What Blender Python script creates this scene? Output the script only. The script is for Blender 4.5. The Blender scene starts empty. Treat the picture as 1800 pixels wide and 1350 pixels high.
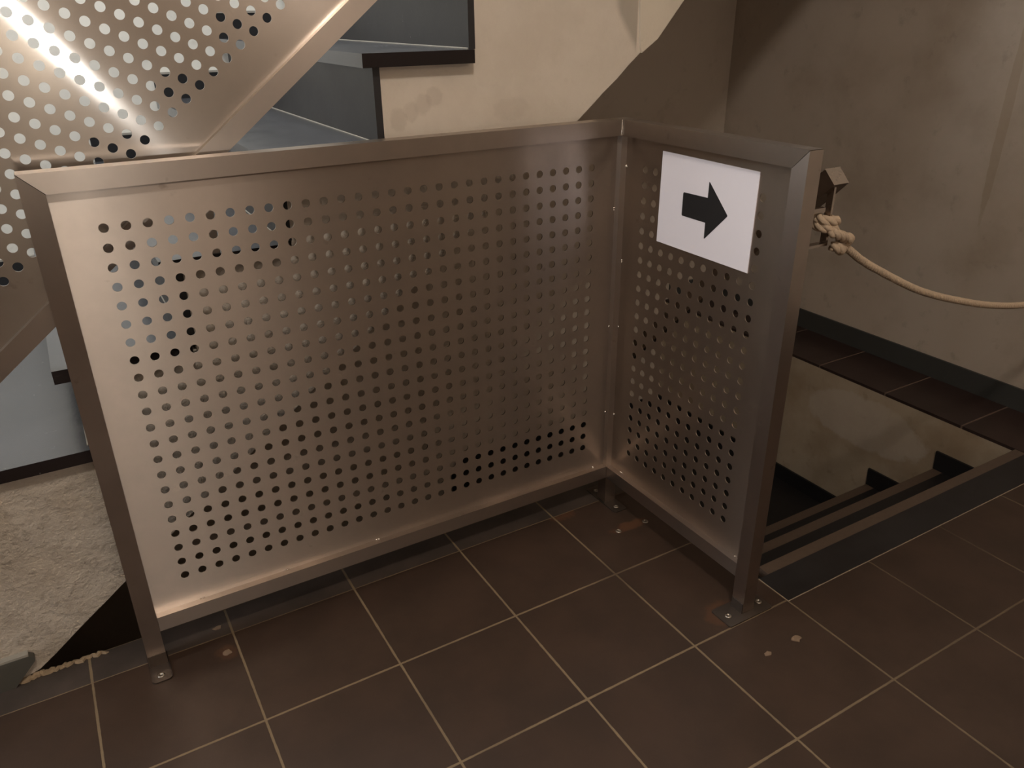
import bpy, bmesh, math, random
from mathutils import Vector, Matrix
random.seed(7)
S = bpy.context.scene
C = S.collection

# ------------------------------------------------------------------ camera
cam_d = bpy.data.cameras.new('camera')
cam = bpy.data.objects.new('camera', cam_d)
C.objects.link(cam)
RX = Vector((0.86211164, -0.50660838, -0.01055793))
RY = Vector((-0.22516305, -0.36433495, -0.90363801))
RZ = Vector((0.45394397, 0.7814141, -0.42816689))
m = Matrix((( RX.x, -RY.x, -RZ.x, -0.0795270),
            ( RX.y, -RY.y, -RZ.y, -1.7085672),
            ( RX.z, -RY.z, -RZ.z,  1.4356162),
            (0, 0, 0, 1)))
cam.matrix_world = m
cam_d.sensor_width = 36.0
cam_d.sensor_fit = 'HORIZONTAL'
cam_d.lens = 1386.2477 / 1800 * 36
cam_d.clip_start = 0.02
S.camera = cam

# ------------------------------------------------------------------ world, view
w = bpy.data.worlds.new('world')
S.world = w
w.use_nodes = True
w.node_tree.nodes['Background'].inputs[0].default_value = (0.8, 0.72, 0.62, 1)
w.node_tree.nodes['Background'].inputs[1].default_value = 0.15
S.view_settings.view_transform = 'Standard'
S.view_settings.look = 'None'
S.view_settings.gamma = 1
S.view_settings.use_curve_mapping = False
S.view_settings.exposure = 0.04

# ------------------------------------------------------------------ lights
def area(name, loc, target, sx, sy, power, col):
    l = bpy.data.lights.new(name, 'AREA')
    l.shape = 'RECTANGLE'; l.size = sx; l.size_y = sy
    l.energy = power; l.color = col
    o = bpy.data.objects.new(name, l)
    C.objects.link(o)
    o.location = loc
    d = Vector(target) - Vector(loc)
    o.rotation_euler = d.to_track_quat('-Z', 'Y').to_euler()
    return o
def bulb(name, loc, r, power, col):
    l = bpy.data.lights.new(name, 'POINT')
    l.shadow_soft_size = r; l.energy = power; l.color = col
    o = bpy.data.objects.new(name, l); C.objects.link(o); o.location = loc
    return o
# daylight from the tall windows in the left wall: one beside the flight, one beside the hall
area('window_daylight_stairs', (-2.72, 0.76, 2.3), (1.0, 1.0, 1.6), 1.15, 1.8, 14, (0.90, 0.95, 1.0))
area('window_daylight_hall', (-2.72, -0.15, 1.45), (1.5, -0.05, 1.0), 0.5, 1.5, 36, (0.93, 0.96, 1.0))
area('flight_fill', (0.15, 0.80, 3.75), (-0.15, 1.30, 1.2), 1.6, 0.5, 80, (0.95, 0.98, 1.0))  # added fill over the flight, brightens the wall behind the balustrade
# lamps and added fills of the hall, behind and above the viewer
bulb('wall_lamp', (0.110, -3.95, 1.305), 0.035, 17, (1.0, 0.96, 0.90))
bulb('warm_lamp', (-0.14, -2.50, 3.62), 0.12, 124, (1.0, 0.92, 0.84))
bulb('deep_hall_fill', (1.2, -6.2, 3.2), 0.15, 62, (1.0, 0.82, 0.68))  # added fill, lights the far hall mirrored in the long panel
area('side_hall_fill', (1.7, -3.6, 3.75), (1.3, -1.2, 0.3), 2.0, 2.0, 4, (1.0, 0.90, 0.82))  # added soft fill, broad glow for the middle of the long panel

# ------------------------------------------------------------------ node helpers
class NT:
    def __init__(s, name):
        s.mat = bpy.data.materials.new(name)
        s.mat.use_nodes = True
        s.n = s.mat.node_tree.nodes; s.l = s.mat.node_tree.links
        s.b = s.n['Principled BSDF']
    def put(s, sock, v):
        if isinstance(v, bpy.types.NodeSocket): s.l.new(v, sock)
        elif isinstance(v, (tuple, list)):
            sock.default_value = tuple(v) + (1,) if len(v) == 3 and len(sock.default_value) == 4 else v
        else: sock.default_value = v
    def math(s, op, a, b=0.0, c=0.0, clamp=False):
        n = s.n.new('ShaderNodeMath'); n.operation = op; n.use_clamp = clamp
        for i, v in enumerate((a, b, c)): s.put(n.inputs[i], v)
        return n.outputs[0]
    def mix(s, f, a, b):
        n = s.n.new('ShaderNodeMix'); n.data_type = 'RGBA'
        s.put(n.inputs[0], f); s.put(n.inputs[6], a); s.put(n.inputs[7], b)
        return n.outputs[2]
    def coord(s):
        return s.n.new('ShaderNodeTexCoord').outputs['Object']
    def scale(s, v, sc, loc=(0, 0, 0)):
        n = s.n.new('ShaderNodeMapping'); s.l.new(v, n.inputs[0])
        n.inputs['Scale'].default_value = sc; n.inputs['Location'].default_value = loc
        return n.outputs[0]
    def noise(s, v, scale, detail=3, rough=0.5):
        n = s.n.new('ShaderNodeTexNoise'); s.l.new(v, n.inputs['Vector'])
        n.inputs['Scale'].default_value = scale; n.inputs['Detail'].default_value = detail
        n.inputs['Roughness'].default_value = rough
        return n.outputs[0]
    def ramp(s, v, lo, hi, a=0.0, b=1.0):
        n = s.n.new('ShaderNodeMapRange'); n.interpolation_type = 'SMOOTHSTEP'
        s.put(n.inputs[0], v)
        for i, x in enumerate((lo, hi, a, b)): n.inputs[i + 1].default_value = x
        return n.outputs[0]
    def bump(s, h, strength, dist):
        n = s.n.new('ShaderNodeBump'); s.l.new(h, n.inputs['Height'])
        n.inputs['Strength'].default_value = strength; n.inputs['Distance'].default_value = dist
        s.l.new(n.outputs[0], s.b.inputs['Normal'])
    def xyz(s, v):
        n = s.n.new('ShaderNodeSeparateXYZ'); s.l.new(v, n.inputs[0]); return n.outputs

def srgb(r, g, b):
    f = lambda c: (c / 255 / 12.92) if c / 255 <= 0.04045 else ((c / 255 + 0.055) / 1.055) ** 2.4
    return (f(r), f(g), f(b))

def steel(name, tangent, brush, rough=0.36, aniso=0.82, base=(0.52, 0.45, 0.395), dirt=1.0, rvar=0.14, bmp=0.04, sharp=0):
    """brushed stainless sheet; brush = stretch of the fine scratch noise"""
    t = NT(name); co = t.coord()
    fine = t.noise(t.scale(co, brush), 1.0, 2, 0.6)
    big = t.noise(co, 4.5, 5, 0.6)
    spots = t.noise(co, 19.0, 3, 0.55)
    sp = t.ramp(spots, 0.66, 0.76)
    col = t.mix(t.ramp(big, 0.35, 0.7), base, tuple(c * 0.86 for c in base))
    col = t.mix(t.math('MULTIPLY', sp, 0.30 * dirt), col, (0.22, 0.15, 0.10, 1))
    t.put(t.b.inputs['Base Color'], col)
    t.put(t.b.inputs['Metallic'], 1.0)
    r = t.math('ADD', t.math('MULTIPLY', big, rvar), rough - rvar / 2)
    r = t.math('ADD', r, t.math('MULTIPLY', sp, 0.8 * rvar * dirt))
    t.put(t.b.inputs['Roughness'], r)
    t.put(t.b.inputs['Anisotropic'], aniso)
    n = t.n.new('ShaderNodeCombineXYZ')
    for i in range(3): n.inputs[i].default_value = tangent[i]
    t.l.new(n.outputs[0], t.b.inputs['Tangent'])
    if bmp: t.bump(fine, bmp, 0.00008)
    if sharp:      # polished crests of the brushed grain: a second, tighter lobe
        p = t.n.new('ShaderNodeBsdfPrincipled')
        p.inputs['Base Color'].default_value = (0.62, 0.60, 0.58, 1); p.inputs['Metallic'].default_value = 1.0
        p.inputs['Roughness'].default_value = 0.11; p.inputs['Anisotropic'].default_value = 1.0
        t.l.new(n.outputs[0], p.inputs['Tangent'])
        mx = t.n.new('ShaderNodeMixShader'); mx.inputs[0].default_value = sharp
        t.l.new(t.b.outputs[0], mx.inputs[1]); t.l.new(p.outputs[0], mx.inputs[2])
        t.l.new(mx.outputs[0], t.n['Material Output'].inputs['Surface'])
    return t.mat

def plaster(name, col, stain, stain_amt=0.5, bumpy=0.5, patch=None):
    t = NT(name); co = t.coord()
    a = t.noise(co, 2.3, 6, 0.62); b = t.noise(co, 14, 5, 0.6); c = t.noise(co, 75, 4, 0.6)
    k = t.mix(t.math('MULTIPLY', t.ramp(a, 0.42, 0.72), stain_amt), col, stain)
    k = t.mix(t.math('MULTIPLY', t.ramp(b, 0.58, 0.74), stain_amt * 0.55), k, tuple(x * 0.62 for x in stain))
    if patch:
        for (axis_a, axis_b, ca, cb, ra, rb, pc, amt) in patch:
            x = t.xyz(co)
            u = t.math('DIVIDE', t.math('SUBTRACT', x[axis_a], ca), ra)
            v = t.math('DIVIDE', t.math('SUBTRACT', x[axis_b], cb), rb)
            d = t.math('ADD', t.math('MULTIPLY', u, u), t.math('MULTIPLY', v, v))
            d = t.math('ADD', d, t.math('MULTIPLY', t.math('SUBTRACT', b, 0.5), 1.1))
            f = t.math('MULTIPLY', t.ramp(d, 0.75, 1.05, 1.0, 0.0), amt)
            k = t.mix(f, k, pc)
    t.put(t.b.inputs['Base Color'], k)
    t.put(t.b.inputs['Roughness'], 0.75)
    h = t.math('ADD', t.math('MULTIPLY', b, 0.8), t.math('MULTIPLY', c, 0.35))
    t.bump(h, bumpy, 0.006)
    return t.mat

def rough_plaster(name, col, stain):
    """heavily textured, dirty plaster near the floor, smoother above"""
    t = NT(name); co = t.coord(); x = t.xyz(co)
    low = t.ramp(t.math('ADD', x[2], t.math('MULTIPLY', x[0], -0.25)), 0.45, 0.95, 1.0, 0.0)
    a = t.noise(co, 4.0, 6, 0.65); b = t.noise(co, 34, 7, 0.72); c = t.noise(co, 110, 4, 0.65)
    st = t.math('ADD', t.math('MULTIPLY', low, 0.60), 0.22)
    k = t.mix(t.math('MULTIPLY', t.ramp(a, 0.40, 0.66), st), col, stain)
    k = t.mix(t.math('MULTIPLY', t.math('MULTIPLY', t.ramp(b, 0.54, 0.72), 0.55), t.math('ADD', low, 0.10)), k, tuple(q * 0.62 for q in stain))
    k = t.mix(t.math('MULTIPLY', low, 0.10), k, stain)
    # a row of greasy hand marks by the steps
    for (cx, cz, rx, rz, am) in ((0.672, 1.205, .022, .028, .17), (0.705, 1.222, .02, .024, .15), (0.735, 1.236, .022, .026, .17), (0.765, 1.252, .022, .024, .15), (0.98, 1.21, .05, .03, .12)):
        u = t.math('DIVIDE', t.math('SUBTRACT', x[0], cx), rx); v = t.math('DIVIDE', t.math('SUBTRACT', x[2], cz), rz)
        d = t.math('ADD', t.math('ADD', t.math('MULTIPLY', u, u), t.math('MULTIPLY', v, v)), t.math('MULTIPLY', t.math('SUBTRACT', b, 0.5), 2.2))
        k = t.mix(t.math('MULTIPLY', t.ramp(d, 0.4, 1.3, 1.0, 0.0), am), k, (0.20, 0.14, 0.10, 1))
    # darker grey patch left of the beam
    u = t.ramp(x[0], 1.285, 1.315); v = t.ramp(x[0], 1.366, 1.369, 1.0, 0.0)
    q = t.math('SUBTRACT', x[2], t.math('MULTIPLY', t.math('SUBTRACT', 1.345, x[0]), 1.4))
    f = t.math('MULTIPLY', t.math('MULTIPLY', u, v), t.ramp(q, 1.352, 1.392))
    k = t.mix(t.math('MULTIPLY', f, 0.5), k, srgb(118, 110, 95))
    t.put(t.b.inputs['Base Color'], k)
    t.put(t.b.inputs['Roughness'], 0.7)
    amp = t.math('ADD', t.math('MULTIPLY', low, 0.9), 0.10)
    h = t.math('MULTIPLY', t.math('ADD', t.math('ADD', t.math('MULTIPLY', b, 1.0), t.math('MULTIPLY', c, 0.3)), t.math('MULTIPLY', t.noise(co, 9, 4, 0.6), 2.2)), amp)
    t.bump(h, 1.0, 0.014)
    return t.mat

def tile(name, col, col2, grout, x0, px, y0, py, gw=0.0027, rough=0.42, axes=(0, 1), fade=0.5, stains=()):
    t = NT(name); co = t.coord(); x = t.xyz(co)
    nz = t.noise(co, 1.7, 3, 0.5); n2 = t.noise(co, 38, 3, 0.6); n3 = t.noise(co, 320, 2, 0.6)
    def line(ax, o, p):
        v = t.math('DIVIDE', t.math('SUBTRACT', x[ax], o), p)
        f = t.math('ABSOLUTE', t.math('SUBTRACT', t.math('FRACT', t.math('ADD', v, 100.5)), 0.5))
        return t.math('MULTIPLY', f, p)
    dx = line(axes[0], x0, px); dy = line(axes[1], y0, py)
    d = t.math('MINIMUM', dx, dy)
    d = t.math('ADD', d, t.math('MULTIPLY', t.math('SUBTRACT', n2, 0.5), 0.003))
    g = t.ramp(d, gw * 0.75, gw * 1.25, 1.0, 0.0)
    vis = t.math('MULTIPLY', t.ramp(nz, 0.36, 0.54, 1.0 - fade, 1.0), t.ramp(x[0], 0.9, 1.7, 1.0, 0.45) if axes == (0, 1) and fade == 0.6 else 1.0)
    big = t.noise(co, 5.5, 5, 0.6)
    k = t.mix(t.ramp(big, 0.3, 0.7), col, col2)
    k = t.mix(t.math('MULTIPLY', t.ramp(n3, 0.62, 0.74), 0.25), k, tuple(q * 1.7 for q in col))
    for (cx, cy, rx, ry, sc, am) in stains:
        u = t.math('DIVIDE', t.math('SUBTRACT', x[0], cx), rx); v = t.math('DIVIDE', t.math('SUBTRACT', x[1], cy), ry)
        dd = t.math('ADD', t.math('ADD', t.math('MULTIPLY', u, u), t.math('MULTIPLY', v, v)), t.math('MULTIPLY', t.math('SUBTRACT', n2, 0.5), 2.4))
        k = t.mix(t.math('MULTIPLY', t.ramp(dd, 0.3, 1.2, 1.0, 0.0), am), k, sc)
    k = t.mix(t.math('MULTIPLY', g, vis), k, grout)
    t.put(t.b.inputs['Base Color'], k)
    r = t.math('ADD', t.math('MULTIPLY', big, 0.2), rough - 0.1)
    r = t.math('ADD', r, t.math('MULTIPLY', g, 0.35))
    t.put(t.b.inputs['Roughness'], r)
    t.put(t.b.inputs['Specular IOR Level'], 0.32)
    h = t.math('SUBTRACT', t.math('MULTIPLY', n3, 0.15), g)
    t.bump(h, 0.35, 0.0015)
    return t.mat

def slate(name, col, rough=0.30, spec=0.5, fleck=0.5, scuff=0.5, ior=1.5):
    t = NT(name); co = t.coord()
    a = t.noise(co, 6, 5, 0.6); f = t.noise(co, 60, 3, 0.7)
    sc = t.noise(t.scale(co, (9, 45, 30)), 1.0, 4, 0.7)
    k = t.mix(a, col, tuple(q * 1.5 for q in col))
    k = t.mix(t.math('MULTIPLY', t.ramp(f, 0.70, 0.75), fleck), k, (0.35, 0.33, 0.30, 1))
    k = t.mix(t.math('MULTIPLY', t.ramp(sc, 0.60, 0.80), 0.16 * scuff), k, (0.30, 0.29, 0.27, 1))
    t.put(t.b.inputs['Base Color'], k)
    t.put(t.b.inputs['Roughness'], t.math('ADD', t.math('MULTIPLY', a, 0.22), rough - 0.08))
    t.put(t.b.inputs['Specular IOR Level'], spec); t.b.inputs['IOR'].default_value = ior
    t.bump(t.math('ADD', a, t.math('MULTIPLY', f, 0.3)), 0.12, 0.003)
    return t.mat

def plain(name, col, rough=0.6, metal=0.0, bumps=0.0, bscale=60, var=0.18):
    t = NT(name); co = t.coord()
    n = t.noise(co, bscale, 3, 0.6)
    t.put(t.b.inputs['Base Color'], t.mix(n, tuple(c * (1 - var) for c in col), tuple(min(1, c * (1 + var)) for c in col)))
    t.put(t.b.inputs['Roughness'], rough); t.put(t.b.inputs['Metallic'], metal)
    if bumps: t.bump(n, bumps, 0.002)
    return t.mat

SL = Vector((0.7855, 0, 0.6188))                 # stair slope direction
NL = Vector((-0.6188, 0, 0.7855))
M = {}
M['sheet'] = steel('brushed_sheet', (0, 0, 1), (6, 200, 900), rough=0.36, aniso=0.92)
M['rail_x'] = steel('brushed_rail_long', (0, 1, 1), (6, 600, 900), rough=0.33, aniso=0.7)
M['rail_y'] = steel('brushed_rail_side', (1, 0, 1), (600, 6, 900), rough=0.33, aniso=0.7)
M['post'] = steel('brushed_post', (1, 1, 0), (900, 900, 6), rough=0.33, aniso=0.7)
M['sheet_up'] = steel('brushed_stair_sheet', tuple(NL), (300, 200, 300), rough=0.34, aniso=0.85, bmp=0.03, sharp=0.5, base=(0.62, 0.53, 0.455))
M['rail_up'] = steel('brushed_stair_rail', tuple(NL + Vector((0, 1, 0))), (300, 200, 300), rough=0.32, aniso=0.75)
M['weld'] = plain('weld_metal', (0.75, 0.68, 0.6), 0.25, 1.0, 0.6, 300)
M['screw'] = plain('zinc_screw', (0.40, 0.36, 0.31), 0.35, 1.0, 0.4, 200)
M['foot'] = steel('foot_plate_steel', (1, 0, 0), (40, 40, 40), rough=0.5, aniso=0.2, base=(0.17, 0.14, 0.12))
M['dark_steel'] = steel('polished_steel', (1, 0, 0), (30, 30, 30), rough=0.26, aniso=0.1)
WALLC = srgb(184, 171, 156); WST = srgb(142, 124, 104)
M['wall'] = plaster('wall_plaster', WALLC, WST, 0.45, 0.22,
    patch=[(1, 2, 0.56, 1.22, 0.17, 0.20, srgb(190, 176, 160), 0.30), (1, 2, -0.01, 1.05, 0.02, 0.40, srgb(150, 128, 98), 0.35)])
M['white_wall'] = plaster('white_wall_plaster', srgb(216, 214, 206), srgb(190, 184, 170), 0.4, 0.2)
M['wall_back'] = plaster('back_wall_plaster', WALLC, WST, 0.3, 0.2)
M['well'] = plaster('stairwell_plaster', srgb(172, 156, 134), srgb(128, 104, 76), 0.6, 0.35,
    patch=[(1, 2, 0.10, -0.17, 0.30, 0.12, srgb(184, 172, 158), 0.5)])
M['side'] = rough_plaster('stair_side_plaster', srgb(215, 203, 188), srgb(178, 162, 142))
M['beam'] = plaster('stair_beam_plaster', srgb(214, 202, 184), WST, 0.3, 0.3)
rust = srgb(104, 70, 48) + (1,)
TX, TP, TY, TQ = 0.0780, 0.3265, 0.005, 0.3235
GROUT = srgb(124, 106, 82)
M['floor'] = tile('floor_tile', srgb(66, 51, 42), srgb(57, 44, 36), GROUT, TX, TP, TY, TQ, fade=0.6,
    stains=((1.235, -0.155, .07, .022, rust, .55), (1.09, 0.0, .05, .03, rust, .55), (1.20, -0.59, .06, .05, rust, .35), (0.05, -0.06, .03, .03, rust, .3)))
M['edge'] = tile('edge_tile', srgb(78, 68, 62), srgb(62, 55, 50), GROUT, TX, TP, 0.1065, 5.0, gw=0.003, rough=0.34)
M['nosetile'] = tile('nosing_tile', srgb(42, 40, 40), srgb(34, 31, 31), srgb(150, 135, 115), 1.3835, 3.0, -0.6475, 5.0, gw=0.003, rough=0.36, fade=0.1)
M['ledge'] = tile('ledge_tile', srgb(56, 43, 39), srgb(49, 38, 35), srgb(110, 92, 80), 3.5, 5.0, 0.03, 0.33, gw=0.0034, fade=0.2, rough=0.36)
M['slate'] = slate('slate_tile', (0.020, 0.020, 0.022))
M['riser'] = slate('riser_tile', (0.018, 0.017, 0.018), rough=0.38, fleck=0.35)
M['tread'] = slate('tread_tile', (0.040, 0.041, 0.045), rough=0.20, spec=0.6, scuff=0.8, ior=1.68)
M['tread_edge'] = slate('tread_edge_tile', (0.012, 0.008, 0.0075), rough=0.35, spec=0.3, fleck=0.6, scuff=0.8)
M['base_left'] = slate('left_baseboard_tile', (0.062, 0.058, 0.049), rough=0.45, spec=0.3, fleck=0.2)
M['base'] = slate('baseboard_tile', (0.040, 0.040, 0.037), rough=0.42, spec=0.3, fleck=0.2)
M['lowstep'] = slate('lower_step_tile', (0.012, 0.011, 0.011), rough=0.4, spec=0.3, fleck=0.1)
M['skirt'] = slate('stair_skirting_tile', (0.012, 0.012, 0.013), rough=0.5, spec=0.25, fleck=0.1)
M['lownose'] = plain('lower_nosing', srgb(86, 71, 60), 0.45)
M['mortar'] = plain('mortar', srgb(150, 130, 105), 0.9, 0, 0.9, 45)
M['grout'] = plain('grout', srgb(150, 145, 135), 0.8)
M['paper'] = plain('sign_board', srgb(235, 228, 232), 0.5, var=0.01)
M['ink'] = plain('sign_ink', srgb(24, 22, 22), 0.5, var=0.05)
M['rope'] = plain('cotton_rope', srgb(180, 158, 134), 0.9, 0, 0.7, 260)
M['ceiling'] = plain('ceiling_paint', srgb(190, 178, 158), 0.85)
M['lowfloor'] = slate('lower_floor', (0.02, 0.017, 0.015), rough=0.5)
M['chip'] = plain('pale_chip', srgb(122, 100, 80), 0.85, 0, 0.6, 90)

# ------------------------------------------------------------------ mesh helpers
def link(name, bm, mats, parent=None, smooth=False):
    me = bpy.data.meshes.new(name)
    bmesh.ops.recalc_face_normals(bm, faces=bm.faces)
    bm.to_mesh(me); bm.free()
    for mm in (mats if isinstance(mats, (list, tuple)) else [mats]): me.materials.append(mm)
    if smooth:
        for p in me.polygons: p.use_smooth = True
    o = bpy.data.objects.new(name, me)
    C.objects.link(o)
    if parent is not None:
        o.parent = parent
        o.matrix_parent_inverse = Matrix.Translation(parent.location).inverted()
        if parent.parent: o.matrix_parent_inverse = Matrix.Identity(4)
    return o

def box(bm, x0, x1, y0, y1, z0, z1, mi=0):
    vs = [bm.verts.new((x, y, z)) for x in (x0, x1) for y in (y0, y1) for z in (z0, z1)]
    for q in ((0, 1, 3, 2), (4, 6, 7, 5), (0, 4, 5, 1), (2, 3, 7, 6), (0, 2, 6, 4), (1, 5, 7, 3)):
        f = bm.faces.new([vs[i] for i in q]); f.material_index = mi
    return vs

def prism(bm, pts, vec, mi=0):
    """extrude a polygon (list of 3D points) by vec"""
    a = [bm.verts.new(p) for p in pts]
    b = [bm.verts.new(Vector(p) + Vector(vec)) for p in pts]
    n = len(pts)
    fs = [bm.faces.new(a), bm.faces.new(b[::-1])]
    for i in range(n): fs.append(bm.faces.new((a[i], a[(i + 1) % n], b[(i + 1) % n], b[i])))
    for f in fs: f.material_index = mi
    return a + b

def bevel(bm, w, seg=2, sharp=True):
    es = [e for e in bm.edges if len(e.link_faces) == 2 and e.calc_face_angle(0) > 0.5]
    bmesh.ops.bevel(bm, geom=es, offset=w, segments=seg, profile=0.5, affect='EDGES', clamp_overlap=True)

def new(): return bmesh.new()

def thing(name, label, cat, loc=(0, 0, 0), group=None):
    o = bpy.data.objects.new(name, None); C.objects.link(o)
    o.location = loc; o.empty_display_size = 0.1
    o['label'] = label; o['category'] = cat
    if group: o['group'] = group
    return o

def tag(o, label, cat, group=None, kind=None):
    o['label'] = label; o['category'] = cat
    if group: o['group'] = group
    if kind: o['kind'] = kind
    return o

def struct(name, bm, mats, label=None, cat=None):
    o = link(name, bm, mats)
    o['kind'] = 'structure'
    if label: o['label'] = label
    if cat: o['category'] = cat
    return o

def sweep(bm, pts, rad, seg=8, cap=True):
    pts = [Vector(p) for p in pts]
    n = len(pts); rings = []
    up = Vector((0.13, 0.31, 0.94)).normalized()
    t0 = (pts[1] - pts[0]).normalized()
    nrm = (up - t0 * up.dot(t0)).normalized()
    for i, p in enumerate(pts):
        t = (pts[min(i + 1, n - 1)] - pts[max(i - 1, 0)]).normalized()
        nrm = (nrm - t * nrm.dot(t)).normalized()
        b = t.cross(nrm)
        r = rad(i / (n - 1)) if callable(rad) else rad
        rings.append([bm.verts.new(p + (nrm * math.cos(a) + b * math.sin(a)) * r)
                      for a in [2 * math.pi * k / seg for k in range(seg)]])
    for i in range(n - 1):
        for k in range(seg):
            bm.faces.new((rings[i][k], rings[i][(k + 1) % seg], rings[i + 1][(k + 1) % seg], rings[i + 1][k]))
    if cap:
        bm.faces.new(rings[0][::-1]); bm.faces.new(rings[-1])

def spline(pts, n):
    """Catmull-Rom through pts"""
    P = [Vector(p) for p in pts]; P = [P[0] * 2 - P[1]] + P + [P[-1] * 2 - P[-2]]
    out = []
    for i in range(1, len(P) - 2):
        for k in range(n):
            t = k / n
            a, b, c, d = P[i - 1:i + 3]
            out.append(0.5 * ((2 * b) + (c - a) * t + (2 * a - 5 * b + 4 * c - d) * t * t + (-a + 3 * b - 3 * c + d) * t ** 3))
    out.append(P[-2].copy())
    return out

def twist(bm, path, r, strand, pitch, ns=3, seg=7):
    """laid rope: ns strands winding round the path"""
    L = 0; acc = [0]
    for a, b in zip(path, path[1:]): L += (b - a).length; acc.append(L)
    n = max(8, int(L / 0.0035))
    res = []; j = 0
    for k in range(n + 1):
        s = L * k / n
        while j < len(acc) - 2 and acc[j + 1] < s: j += 1
        f = (s - acc[j]) / max(1e-9, acc[j + 1] - acc[j])
        res.append((path[j].lerp(path[j + 1], f), s))
    nrm = None; fr = []
    for i, (p, s) in enumerate(res):
        t = (res[min(i + 1, n)][0] - res[max(i - 1, 0)][0]).normalized()
        if nrm is None: nrm = Vector((0.1, 0.2, 1)).cross(t).normalized()
        nrm = (nrm - t * nrm.dot(t)).normalized()
        fr.append((p, nrm.copy(), t.cross(nrm), s))
    for k in range(ns):
        pts = [p + (a * math.cos(2 * math.pi * (s / pitch + k / ns)) + b * math.sin(2 * math.pi * (s / pitch + k / ns))) * r for p, a, b, s in fr]
        sweep(bm, pts, strand, seg)

def perforated(bm, origin, U, V, NV, cols, rows, r, outline_fn=None, th=0.0024, seg=20, keep=None):
    """lattice of cells (U, V steps, first hole at origin), each with a round hole; NV is the sheet normal"""
    O = Vector(origin); U = Vector(U); V = Vector(V); N = Vector(NV).normalized()
    e1 = U.normalized(); e2 = N.cross(e1).normalized()
    corner = {}
    def cv(i, j, s):
        k = (i, j, s)
        if k not in corner: corner[k] = bm.verts.new(O + U * (i - 0.5) + V * (j - 0.5) + N * (s * th / 2))
        return corner[k]
    hw = abs(U.length)
    for i in cols:
        for j in rows:
            if keep and not keep(i, j): continue
            c = O + U * i + V * j
            rings = {}
            cor2 = [(-.5, -.5), (.5, -.5), (.5, .5), (-.5, .5)]
            ang = []
            for a, b in cor2:
                d = U * a + V * b
                ang.append(math.atan2(d.dot(e2), d.dot(e1)))
            # ring vertices start at the first corner's angle and run round the hole
            tot = 2 * math.pi
            sgn = 1 if ((ang[1] - ang[0] + math.pi) % tot - math.pi) > 0 else -1
            rel = [((x - ang[0]) * sgn) % tot for x in ang] + [tot]
            idx = [round(x / tot * seg) for x in rel]
            for s in (1, -1):
                ring = [bm.verts.new(c + (e1 * math.cos(ang[0] + sgn * tot * k / seg) + e2 * math.sin(ang[0] + sgn * tot * k / seg)) * r + N * (s * th / 2)) for k in range(seg)]
                rings[s] = ring
                cs = [cv(i, j, s), cv(i + 1, j, s), cv(i + 1, j + 1, s), cv(i, j + 1, s)]
                for q in range(4):
                    arc = [ring[k % seg] for k in range(idx[q], idx[q + 1] + 1)]
                    bm.faces.new([cs[q], cs[(q + 1) % 4]] + arc[::-1])
            for k in range(seg):
                bm.faces.new((rings[1][k], rings[1][(k + 1) % seg], rings[-1][(k + 1) % seg], rings[-1][k]))

# ================================================================== SETTING
# floor: one slab with the stairwell left open
XW, YB, WX = 3.01, 1.40, 2.70
YF = 1.55                          # back wall above the flight
bm = new()
def slab(x0, x1, y0, y1, mi, th=0.14): box(bm, x0, x1, y0, y1, -th, 0, mi)
slab(-2.8, 1.3835, -9.0, 0.005, 0)
slab(-8.0, -2.8, -9.0, -1.3, 0)
slab(1.3835, XW, -9.0, -0.6475, 0)
slab(-2.8, -0.42, 0.005, YF, 1)
slab(-0.42, 1.3835, 0.005, 0.105, 1)
slab(1.3835, WX, -0.6475, -0.540, 2)
slab(WX, XW, -0.6475, YB, 3, 0.012)
struct('floor', bm, [M['floor'], M['edge'], M['nosetile'], M['ledge']])

bm = new(); box(bm, XW, XW + 0.15, -9.0, YF + 0.15, -2.6, 3.8); struct('wall_right', bm, M['wall'])
bm = new(); box(bm, -2.8, XW, YF, YF + 0.15, -2.6, 3.8); struct('wall_back', bm, M['white_wall'])
bm = new(); box(bm, -2.95, -2.8, -1.3, YF + 0.15, -2.6, 3.8); struct('wall_left', bm, M['wall_back'])
bm = new(); box(bm, -8.15, -8.0, -9.15, -1.15, -0.2, 3.8); struct('wall_left_far', bm, M['wall_back'])
bm = new(); box(bm, -8.0, -2.95, -1.3, -1.15, -0.2, 3.8); struct('wall_hall_back', bm, M['wall_back'])
bm = new(); box(bm, -8.0, XW + 0.15, -9.15, -9.0, -0.2, 3.8); struct('wall_front', bm, M['wall_back'])
bm = new(); box(bm, -2.2, 0.12, -4.35, -4.2, 0, 3.8); struct('wall_added_reflect', bm, M['wall_back'])  # unseen wall piece, added to shape the bright band mirrored in the long panel
bm = new(); box(bm, -8.15, XW + 0.15, -9.15, YF + 0.15, 3.8, 3.95); struct('ceiling', bm, M['ceiling'])
# stairwell walls below the floor
bm = new(); box(bm, WX, XW, -0.6475, YB, -2.5, -0.012); struct('wall_stairwell_right', bm, M['well'])
bm = new(); box(bm, 1.26, 1.3835, -0.54, 0.0, -2.5, -0.16); struct('wall_stairwell_left', bm, M['well'])
bm = new(); box(bm, -2.8, 1.3835, 0.0, 0.10, -2.5, -0.16); struct('wall_stairwell_front', bm, M['well'])
bm = new(); box(bm, -2.8, WX, 0.0, YB, -2.6, -2.5); struct('floor_lower', bm, M['lowfloor'])

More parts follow.
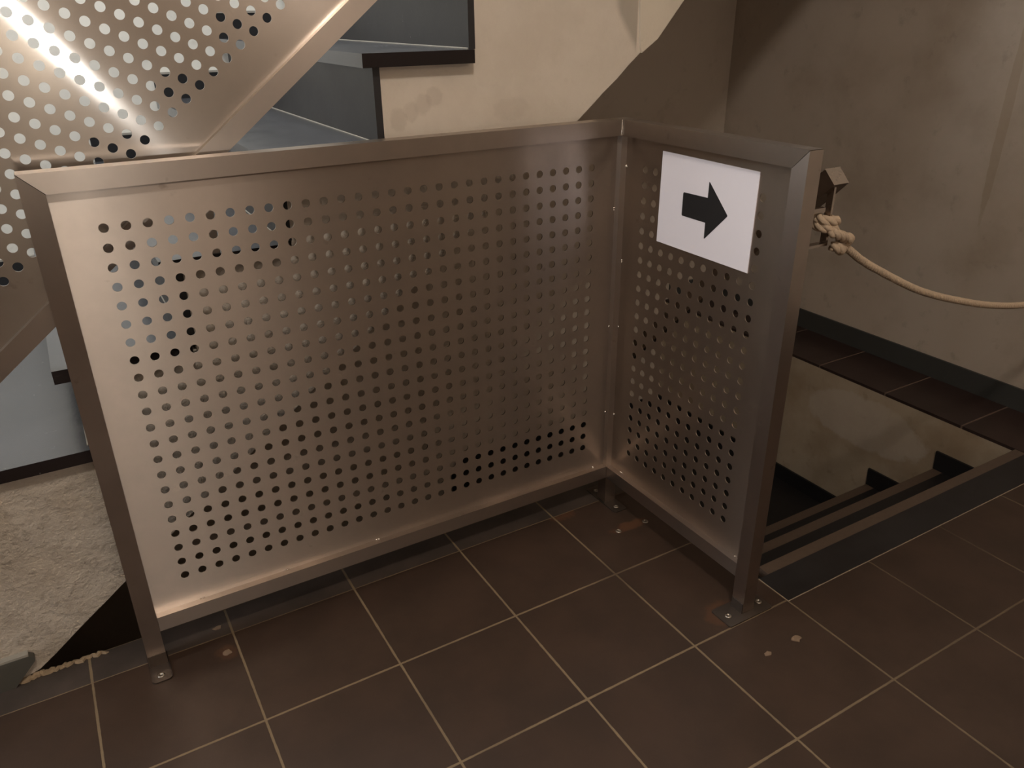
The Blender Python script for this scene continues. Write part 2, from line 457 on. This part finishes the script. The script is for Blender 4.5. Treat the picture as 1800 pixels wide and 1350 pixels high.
# baseboards
bm = new(); box(bm, XW - 0.010, XW, -9.0, YB, 0, 0.088); bevel(bm, 0.002)
struct('baseboard_right', bm, M['base'])
bm = new(); box(bm, WX + 0.02, XW - 0.010, YB - 0.010, YB, 0, 0.085); bevel(bm, 0.002)
struct('baseboard_back', bm, M['base'])
bm = new()
prism(bm, [(-1.35, 0.081, 0), (-0.405, 0.081, 0), (-0.352, 0.081, 0.058), (-0.352, 0.081, 0.067), (-0.361, 0.081, 0.075), (-1.35, 0.081, 0.075)], (0, 0.019, 0))
box(bm, -1.35, -0.362, 0.083, 0.1005, 0.0751, 0.081, 1)
struct('baseboard_left', bm, [M['base_left'], M['grout']])
# crumbly mortar bead on the edge of the opening
bm = new()
pts = []
for k in range(41):
    t = k / 40; x = -0.405 + t * 0.20
    pts.append((x, 0.1 + random.uniform(-.006, .004), -0.001 + random.uniform(-.002, .003)))
sweep(bm, pts, lambda t: 0.008 * (1.15 - 0.75 * t) + random.uniform(0, .003), 7)
struct('trim_1', bm, M['mortar'])

# ================================================================== ASCENDING STAIRS
RH, GO = 0.1962, 0.2463
X0, Z0 = -0.156, 0.765
K0, K1 = -3, 7
st = thing('ascending_staircase', 'plastered staircase with dark slate treads rising to the right behind the railing', 'staircase', (-0.9, 0.75, 0))
def nose(k): return X0 + GO * k
def top(k): return Z0 + RH * k
soff = [(-0.400, 0.0), (-0.350, 0.016), (-0.137, 0.178), (1.186, 1.171), (1.387, 1.333), (1.437, 1.362), (1.518, 1.456)]
soff += [(2.02, 1.456 + 0.50 * 0.80 + 0.06), (2.50, 2.10), (XW - 0.002, 2.10)]
bm = new()      # wall below the flight, its top following the soffit
prism(bm, [(x, YB, z) for x, z in [(-2.8, -2.5), (XW, -2.5), (XW, 2.098)] + [(a, b - 0.002) for a, b in reversed(soff[:-1])] + [(-0.418, -0.002), (-0.418, -0.142), (-2.8, -0.142)]], (0, YF - YB, 0))
struct('wall_back_lower', bm, M['wall_back'])
prof = list(soff) + [(XW - 0.002, top(8) - 0.03), (nose(8) + 0.047, top(8) - 0.03)]
for k in range(7, K0 - 1, -1):
    prof += [(nose(k + 1) + 0.047, top(k) - 0.03), (nose(k) + 0.047, top(k) - 0.03)]
prof += [(nose(K0) + 0.047, 0.0)]
bm = new()
# wobbly hand-plastered soffit edge
pp = []
for i, (a, b) in enumerate(zip(prof, prof[1:] + prof[:1])):
    pp.append(a)
    if i < len(soff) - 4:
        L = math.hypot(b[0] - a[0], b[1] - a[1]); n = int(L / 0.05)
        for q in range(1, n):
            t = q / n
            pp.append((a[0] + (b[0] - a[0]) * t + random.uniform(-.0015, .0015), a[1] + (b[1] - a[1]) * t + random.uniform(-.0015, .0015)))
prism(bm, [(x, 0.10, z) for x, z in pp], (0, YF - 0.102, 0))
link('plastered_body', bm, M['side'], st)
# the proud beam face at the upper end of the side
bm = new()
prism(bm, [(x, 0.0935, z) for x, z in ((1.3835, 1.329), (1.4345, 1.362), (1.518, 1.456), (1.60, 1.53), (1.60, 2.0), (1.3675, 2.0), (1.3675, 1.457), (1.372, 1.39), (1.3775, 1.345))], (0, 0.0065, 0))
bevel(bm, 0.0015, 1)
link('beam_face', bm, M['beam'], st)
for k in range(K0, 9):
    bm = new()
    x1 = nose(k + 1) + 0.034 if k < 8 else XW - 0.002
    box(bm, nose(k), x1, 0.070, YF - 0.002, top(k) - 0.030, top(k))
    bevel(bm, 0.002)
    bm.normal_update()
    for f in bm.faces:
        if f.normal.y < -0.9: f.material_index = 1
    tr = link('tread', bm, [M['tread'], M['tread_edge']], st)
    bm = new()
    zb = top(k - 1) if k > K0 else 0
    box(bm, nose(k) + 0.030, nose(k) + 0.047, 0.092, YF - 0.002, zb, top(k) - 0.030)
    rs = link('riser', bm, M['riser'], st)
    bm = new()
    sweep(bm, [(nose(k) + 0.029, 0.095, zb + 0.001), (nose(k) + 0.029, YF - 0.003, zb + 0.001)], 0.0022, 5)
    link('joint', bm, M['grout'], rs)
    bm = new(); xe = nose(k + 1) + 0.029 if k < 8 else XW - 0.003
    box(bm, nose(k) + 0.004, xe, YF - 0.014, YF - 0.002, top(k), top(k) + 0.084)
    box(bm, nose(k) + 0.004, xe, YF - 0.015, YF - 0.002, top(k) + 0.0841, top(k) + 0.091, 1)
    link('wall_skirting', bm, [M['skirt'], M['grout']], st)

# ================================================================== DESCENDING STAIRS
ds = thing('descending_staircase', 'dark tiled steps going down into the floor opening right of the railing', 'staircase', (2.05, -0.5, -0.2))
LR, LG = 0.2150, 0.2625
XL, XR = 1.3845, WX - 0.001
NY = -0.502
for k in range(3):
    y = NY + LG * k
    z = -LR * k
    # nosing strip and riser under it, tread behind
    bm = new()
    box(bm, XL + (0.04 if k == 0 else 0), XR, y - 0.040, y, z - 0.028, z - 0.001); bevel(bm, 0.006, 3)
    link('nosing', bm, M['lownose'], ds)
    bm = new()
    box(bm, XL, XR, y - 0.030, y - 0.016, z - LR, z - 0.028)
    link('riser', bm, M['lowstep'], ds)
    bm = new()
    if k < 2: box(bm, XL, XR, y - 0.016, y + LG - 0.04, z - LR - 0.03, z - LR)
    else: box(bm, XL, XR, y - 0.016, YB - 0.002, z - LR - 0.05, z - LR)
    link('tread' if k < 2 else 'landing', bm, M['lowstep'], ds)
    # skirting on the wall at each tread
    bm = new()
    if k < 2: prism(bm, [(XR, y, z - LR), (XR, y + LG, z - LR), (XR, y + LG + 0.004, z - LR + 0.076), (XR, y, z - LR + 0.076)], (-0.010, 0, 0))
    else: box(bm, XR - 0.010, XR, y, YB - 0.002, z - LR, z - LR + 0.072)
    bevel(bm, 0.001, 1)
    link('step_skirting', bm, M['lowstep'], ds)
# second flight under the ascending stairs
ls = thing('lower_staircase', 'black shadowed steps in the dark gap below the plastered stair side', 'staircase', (0.4, 0.75, -1.5))
for k in range(8):
    bm = new()
    x = XL - 0.002 - LG * k; z = -LR * (3 + k)
    if z - LR < -2.5: break
    box(bm, x - LG, x, 0.102, YB - 0.002, z - LR - 0.03, z - LR)
    box(bm, x - 0.016, x, 0.102, YB - 0.002, z - LR, z - 0.03)
    link('step', bm, M['lowstep'], ls)
bm = new(); box(bm, XL + 0.01, XR - 0.012, YB - 0.012, YB - 0.002, -0.645, -0.573)
link('landing_skirting', bm, M['lowstep'], ds)

# ================================================================== L-SHAPED GUARD RAILING
GR = thing('guard_railing', 'L-shaped brushed steel railing of perforated panels standing on the tiled floor', 'railing', (1.26, 0, 0))
PZ0 = 0.222; P = 0.04; HR = 0.0094
XA, XB = -0.0815, 1.240            # clear opening of the long panel
ZA, ZB = 0.139, 1.139
# long panel
bm = new()
perforated(bm, (0, 0, PZ0), (P, 0, 0), (0, 0, P), (0, -1, 0), range(30), range(22), HR)
x0, x1, z0, z1 = -P / 2, 29.5 * P, PZ0 - P / 2, PZ0 + 21.5 * P
h = 0.0012
box(bm, XA - 0.01, x0, -h, h, ZA - 0.01, ZB + 0.01)
box(bm, x1, XB + 0.01, -h, h, ZA - 0.01, ZB + 0.01)
box(bm, x0, x1, -h, h, ZA - 0.01, z0)
box(bm, x0, x1, -h, h, z1, ZB + 0.01)
link('perforated_panel', bm, M['sheet'], GR)
# short panel
XS = 1.2602; YS0 = -0.0990
bm = new()
perforated(bm, (XS, YS0, PZ0), (0, -P, 0), (0, 0, P), (-1, 0, 0), range(11), range(22), HR)
y0, y1 = YS0 + P / 2, YS0 - 10.5 * P
box(bm, XS - h, XS + h, y0, -0.01, ZA - 0.01, ZB + 0.01)
box(bm, XS - h, XS + h, -0.592, y1, ZA - 0.01, ZB + 0.01)
box(bm, XS - h, XS + h, y1, y0, ZA - 0.01, z0)
box(bm, XS - h, XS + h, y1, y0, z1, ZB + 0.01)
link('perforated_panel', bm, M['sheet'], GR)
# rails with mitred ends
ZT = 1.179
bm = new()   # long top rail
prism(bm, [(-0.1222, -0.02, ZT), (1.2396, -0.02, ZT), (1.2396, -0.02, ZB), (XA, -0.02, ZB)], (0, 0.04, 0)); bevel(bm, 0.0018)
link('top_rail', bm, M['rail_x'], GR)
bm = new()   # left post
prism(bm, [(-0.1230, -0.02, ZT - 0.0008), (XA - 0.0006, -0.02, ZB - 0.0008), (XA - 0.0006, -0.02, 0.004), (-0.1230, -0.02, 0.004)], (0, 0.04, 0)); bevel(bm, 0.0018)
pl = link('post', bm, M['post'], GR)
bm = new()   # corner post
box(bm, 1.2402, 1.2800, -0.0198, 0.0200, 0.004, ZT - 0.0005); bevel(bm, 0.0018)
pc = link('post', bm, M['post'], GR)
bm = new()   # short top rail
prism(bm, [(1.2404, -0.0202, ZT), (1.2404, -0.6204, ZT), (1.2404, -0.5806, ZB), (1.2404, -0.0202, ZB)], (0.04, 0, 0)); bevel(bm, 0.0018)
link('top_rail', bm, M['rail_y'], GR)
bm = new()   # end post
prism(bm, [(1.2400, -0.6212, ZT - 0.0010), (1.2400, -0.5812, ZB - 0.0010), (1.2400, -0.5812, 0.004), (1.2400, -0.6212, 0.004)], (0.0405, 0, 0)); bevel(bm, 0.0020)
pe = link('post', bm, M['post'], GR)
bm = new(); box(bm, XA, 1.2396, -0.02, 0.02, 0.0990, ZA); bevel(bm, 0.0018)
br1 = link('bottom_rail', bm, M['rail_x'], GR)
bm = new(); box(bm, 1.2404, 1.2800, -0.5806, -0.0202, 0.0990, ZA); bevel(bm, 0.0018)
br2 = link('bottom_rail', bm, M['rail_y'], GR)
# weld dots along the seams
def weld(p, s=(1, 1, 1), r=0.003, parent=GR):
    bm = new()
    for q in range(3):
        bmesh.ops.create_icosphere(bm, subdivisions=2, radius=r * random.uniform(.7, 1.1),
            matrix=Matrix.Translation(Vector(p) + Vector((random.uniform(-1, 1) * s[0], random.uniform(-1, 1) * s[1], random.uniform(-1, 1) * s[2])) * r))
    link('weld_spot', bm, M['weld'], parent, True)
for z in (1.062, 0.799, 0.607, 0.320): weld((1.2595, -0.0205, z), (.3, .3, 1.6))
for z in (0.946, 0.604, 0.324): weld((1.2398, -0.0010, z), (.3, .3, 1.6), 0.0026)
for x in (0.026, 0.236, 0.486, 1.205): weld((x, -0.0015, 0.1395), (1.8, .4, .3), 0.0028)
for y in (-0.07, -0.56): weld((1.2590, y, 0.1395), (.4, 1.8, .3), 0.0028)
bm = new()   # bright weld seam where the two top rails meet
sweep(bm, [(1.2393 + random.uniform(-.0006, .0004), -0.0206, ZB + 0.001 + k * 0.0019) for k in range(21)], lambda t: 0.0011 + random.uniform(0, .0008), 6)
link('weld_seam', bm, M['weld'], GR)

def screw(p, parent, r=0.0065, name='screw', axis=None):
    bm = new(); c = Vector(p)
    prof = [(r * 1.0, 0), (r, 0.0014), (r * 0.72, 0.0026), (r * 0.45, 0.0024), (r * 0.40, 0.0010), (0.0001, 0.0010)]
    seg = 20; rings = []
    for rr, zz in prof: rings.append([bm.verts.new(c + Vector((math.cos(2 * math.pi * k / seg) * rr, math.sin(2 * math.pi * k / seg) * rr, zz))) for k in range(seg)])
    for i in range(len(prof) - 1):
        for k in range(seg): bm.faces.new((rings[i][k], rings[i][(k + 1) % seg], rings[i + 1][(k + 1) % seg], rings[i + 1][k]))
    bm.faces.new(rings[0][::-1])
    return link(name, bm, M['screw'], parent, True)

def rplate(x0, x1, y0, y1, z0, z1, r, mat, name, parent, round_corners=(1, 1, 1, 1)):
    bm = new(); pts = []
    for i, (cx, cy, a0) in enumerate(((x1 - r, y1 - r, 0), (x0 + r, y1 - r, 90), (x0 + r, y0 + r, 180), (x1 - r, y0 + r, 270))):
        if round_corners[i]:
            for k in range(7):
                a = math.radians(a0 + 90 * k / 6); pts.append((cx + r * math.cos(a), cy + r * math.sin(a), z0))
        else:
            sx = (x1, x0, x0, x1)[i]; sy = (y1, y1, y0, y0)[i]; pts.append((sx, sy, z0))
    prism(bm, pts, (0, 0, z1 - z0)); bevel(bm, 0.0006, 1)
    return link(name, bm, mat, parent)
f1 = rplate(-0.1255, -0.0785, -0.0800, 0.020, 0.0, 0.0040, 0.012, M['foot'], 'foot_plate', GR, (0, 0, 1, 1))
screw((-0.1035, -0.060, 0.0040), f1, 0.0085)
bm = new(); box(bm, -0.1225, -0.0815, -0.0222, -0.0203, 0.004, 0.036); bevel(bm, 0.0005, 1); link('foot_tab', bm, M['foot'], GR)
f2 = rplate(1.178, 1.330, -0.6420, -0.5700, 0.0, 0.0035, 0.006, M['foot'], 'foot_plate', GR)
screw((1.203, -0.608, 0.0035), f2, 0.009); screw((1.311, -0.609, 0.0035), f2, 0.009)
bm = new(); box(bm, 1.2378, 1.2397, -0.6200, -0.5825, 0.0036, 0.034); bevel(bm, 0.0005, 1); link('foot_tab', bm, M['foot'], GR)
f3 = rplate(1.236, 1.284, -0.0800, 0.0780, 0.0, 0.0035, 0.006, M['foot'], 'foot_plate', GR)
screw((1.258, -0.056, 0.0035), f3, 0.008); screw((1.258, 0.052, 0.0035), f3, 0.008)

# ================================================================== STAIR BALUSTRADE (upper left)
SB = thing('stair_balustrade', 'sloping brushed steel balustrade with round perforations fixed along the ascending stairs', 'balustrade', (0.27, 0.085, 1.175))
YP = 0.085
def bz(x, off=0.0): return 1.175 + (x - 0.27) * 0.7935 + off      # lower edge of the lower rail (vertical offset off)
BX0, BX1 = -1.10, 1.72
def sloped(x0, x1, o0, o1, y0, y1, mat, name, parent=SB, bev=0.0018):
    bm = new()
    prism(bm, [(x0, y0, bz(x0, o0)), (x1, y0, bz(x1, o0)), (x1, y0, bz(x1, o1)), (x0, y0, bz(x0, o1))], (0, y1 - y0, 0))
    if bev: bevel(bm, bev)
    return link(name, bm, mat, parent)
VH = 0.0515
TOPO = 1.06
sloped(BX0, BX1, 0, VH, YP - 0.02, YP + 0.02, M['rail_up'], 'bottom_rail')
sloped(BX0, BX1, TOPO, TOPO + VH, YP - 0.02, YP + 0.02, M['rail_up'], 'top_rail')
for xx in (BX0, BX1 - 0.04):
    bm = new()
    prism(bm, [(xx, YP - 0.02, bz(xx, VH)), (xx + 0.04, YP - 0.02, bz(xx + 0.04, VH)), (xx + 0.04, YP - 0.02, bz(xx + 0.04, TOPO)), (xx, YP - 0.02, bz(xx, TOPO))], (0, 0.04, 0))
    bevel(bm, 0.0018); link('end_post', bm, M['rail_up'], SB)
# small foot blocks fixing the lower rail to the treads
for k in (-3, 0, 1, 6):
    bm = new(); xx = nose(k) + 0.10
    box(bm, xx, xx + 0.03, YP - 0.008, YP + 0.008, top(k), bz(xx, 0.004)); link('fixing_foot', bm, M['rail_up'], SB)

SHEET_O = Vector((0.176, YP, 1.2565))
SU = Vector((0.0307, 0, 0.02436)); SV = Vector((0, 0, 0.0381))
bm = new()
ci = range(-40, 49); cj = range(0, 25)
perforated(bm, SHEET_O, SU, SV, (0, -1, 0), ci, cj, 0.0094, seg=20)
def lat(i, j): return SHEET_O + SU * i + SV * j
iA, iB = ci[0] - 0.5, ci[-1] + 0.5; jA, jB = -0.5, cj[-1] + 0.5
def strip(p):   # thin closed plate from four corner points in the sheet plane
    prism(bm, [Vector(q) - Vector((0, h, 0)) for q in p], (0, 2 * h, 0))
a, b2 = lat(iA, jA), lat(iB, jA)
strip([a, b2, (b2.x, YP, bz(b2.x, VH - .01)), (a.x, YP, bz(a.x, VH - .01))])
c, d = lat(iA, jB), lat(iB, jB)
strip([c, d, (d.x, YP, bz(d.x, TOPO + .01)), (c.x, YP, bz(c.x, TOPO + .01))])
xe = BX0 + .03; strip([(xe, YP, bz(xe, VH - .01)), (a.x, YP, bz(a.x, VH - .01)), (a.x, YP, bz(a.x, TOPO + .01)), (xe, YP, bz(xe, TOPO + .01))])
xe = BX1 - .03; strip([(b2.x, YP, bz(b2.x, VH - .01)), (xe, YP, bz(xe, VH - .01)), (xe, YP, bz(xe, TOPO + .01)), (b2.x, YP, bz(b2.x, TOPO + .01))])
link('perforated_panel', bm, M['sheet_up'], SB)

# ================================================================== ARROW SIGN
sg = thing('arrow_sign', 'white rectangular sign with a black arrow pointing right on the short panel', 'sign', (1.2575, -0.324, 1.003))
bm = new()
SX = 1.2570
prism(bm, [(SX, -0.1645, 1.1180), (SX, -0.4845, 1.1150), (SX, -0.4820, 0.8875), (SX, -0.1632, 0.8905)], (0.0016, 0, 0))
link('board', bm, M['paper'], sg)
bm = new()
AR = [(-0.250, 1.0315), (-0.3345, 1.0325), (-0.3350, 1.0710), (-0.4035, 1.0030), (-0.3340, 0.9335), (-0.3335, 0.9735), (-0.250, 0.9745)]
# slightly rounded corners
rp = []
n = len(AR)
for i in range(n):
    p0, p1, p2 = (Vector(AR[(i + k) % n]) for k in (-1, 0, 1))
    if i in (1, 5): rp.append(tuple(p1)); continue
    u = (p0 - p1).normalized() * 0.0035; v = (p2 - p1).normalized() * 0.0035
    for t in (0, .5, 1): rp.append(tuple((p1 + u) * (1 - t) ** 2 + p1 * 2 * t * (1 - t) + (p1 + v) * t * t))
prism(bm, [(SX - 0.0006, y, z) for y, z in rp], (0.0005, 0, 0))
link('arrow', bm, M['ink'], sg)

# ================================================================== DESCENDING HANDRAIL
hr = thing('handrail', 'square steel tube handrail sloping down the stairwell behind the short panel', 'handrail', (1.363, -0.60, 1.0))
Ptop = Vector((1.3635, -0.598, 1.1135))                 # centre of the end face
dirv = Vector((0, 0.705, -0.709)).normalized()
nrm_ = Vector((0, 0.709, 0.705)).normalized()
e0 = Ptop + nrm_ * 0.0
bm = new()
hh, hw2 = 0.0205, 0.0235
L = 1.15
ring0 = [Vector((1.3635 + sx * hw2, 0, 0)) for sx in (-1, 1)]
c0 = [Vector((1.3635 - hw2, Ptop.y, Ptop.z)) + nrm_ * hh, Vector((1.3635 + hw2, Ptop.y, Ptop.z)) + nrm_ * hh,
      Vector((1.3635 + hw2, Ptop.y, Ptop.z)) - nrm_ * hh, Vector((1.3635 - hw2, Ptop.y, Ptop.z)) - nrm_ * hh]
prism(bm, c0, dirv * L); bevel(bm, 0.0015)
link('rail_tube', bm, M['dark_steel'], hr)
bm = new()    # thin flat bar dropping from the underside, with the foot turned to the post
box(bm, 1.352, 1.358, -0.6055, -0.5895, 0.972, 1.092); bevel(bm, 0.001, 1)
link('bracket_bar', bm, M['dark_steel'], hr)
bm = new()
box(bm, 1.2806, 1.358, -0.6055, -0.5895, 0.966, 0.972); bevel(bm, 0.001, 1)
link('bracket_arm', bm, M['dark_steel'], hr)
bm = new(); box(bm, 1.2806, 1.341, -0.600, -0.590, 1.040, 1.050); link('bracket_arm', bm, M['dark_steel'], hr)
# lower bracket to the corner post
bm = new(); pE = Ptop + dirv * 0.84
box(bm, 1.2803, 1.341, pE.y - .006, pE.y + .006, pE.z - .006, pE.z + .006); link('bracket_arm', bm, M['dark_steel'], hr)

# ================================================================== ROPE
bm = new()
yr = -0.598
main = spline([(1.398, yr - .004, 0.968), (1.432, yr - .006, 0.947), (1.49, yr, 0.913), (1.553, yr, 0.880), (1.70, yr, 0.811), (1.80, yr, 0.772), (1.916, yr, 0.735), (2.08, yr, 0.690), (2.27, yr, 0.654), (2.5, yr, 0.634), (2.75, yr, 0.640), (XW - 0.003, yr, 0.668)], 10)
twist(bm, main, 0.0044, 0.0054, 0.030)
# loop round the bar, a turn and a half
lp = []
for k in range(40):
    a = 2 * math.pi * k / 25 + 2.2
    lp.append(Vector((1.352 + 0.021 * math.cos(a), yr + 0.018 * math.sin(a), 1.028 - 0.024 * k / 39)))
lp += [Vector(p) for p in ((1.345, yr - .024, 1.001), (1.362, yr - .028, 0.995), (1.384, yr - .024, 0.986), (1.402, yr - .012, 0.979))]
twist(bm, spline(lp[::2] + [lp[-1]], 4), 0.0052, 0.0066, 0.055)
# knot: the end comes round the standing part once and tucks under
kn = [(1.396, yr - .016, 0.981), (1.414, yr - .018, 0.976), (1.422, yr - .008, 0.966), (1.415, yr - .004, 0.954), (1.400, yr - .012, 0.951), (1.388, yr - .020, 0.955), (1.376, yr - .020, 0.962), (1.366, yr - .012, 0.966)]
twist(bm, spline(kn, 8), 0.0054, 0.0068, 0.055)
ro = link('rope', bm, M['rope'], None, True)
tag(ro, 'off-white cotton rope knotted on the handrail bracket and sagging to the right wall', 'rope')

# ================================================================== SMALL THINGS ON THE FLOOR
a1 = screw((1.189, -0.160, 0.0), None, 0.0095, 'floor_anchor')
tag(a1, 'round anchor bolt head in open floor tile before the corner post', 'bolt')
a2 = screw((1.290, -0.163, 0.0), None, 0.0095, 'floor_anchor')
tag(a2, 'round anchor bolt head directly under the short panel', 'bolt')
def chip(x, y, r, lab):
    bm = new(); pts = []
    for k in range(11):
        a = 2 * math.pi * k / 11; q = r * random.uniform(.6, 1.15)
        pts.append((x + q * math.cos(a) * 1.15, y + q * math.sin(a) * .8, 0.0))
    prism(bm, pts, (0, 0, 0.0016)); bevel(bm, 0.0006, 1)
    tag(link('mortar_chip', bm, M['chip']), lab, 'mortar chip')
chip(0.050, -0.063, 0.013, 'pale mortar chip on the brown floor tile beside the left post foot')
chip(0.047, 0.040, 0.010, 'faint mortar chip on the dark edge tile under the long bottom rail')
chip(1.192, -0.755, 0.012, 'pale mortar chip on the floor in front of the end post, nearer one')
chip(1.293, -0.755, 0.013, 'pale mortar chip on the floor in front of the end post, farther right one')
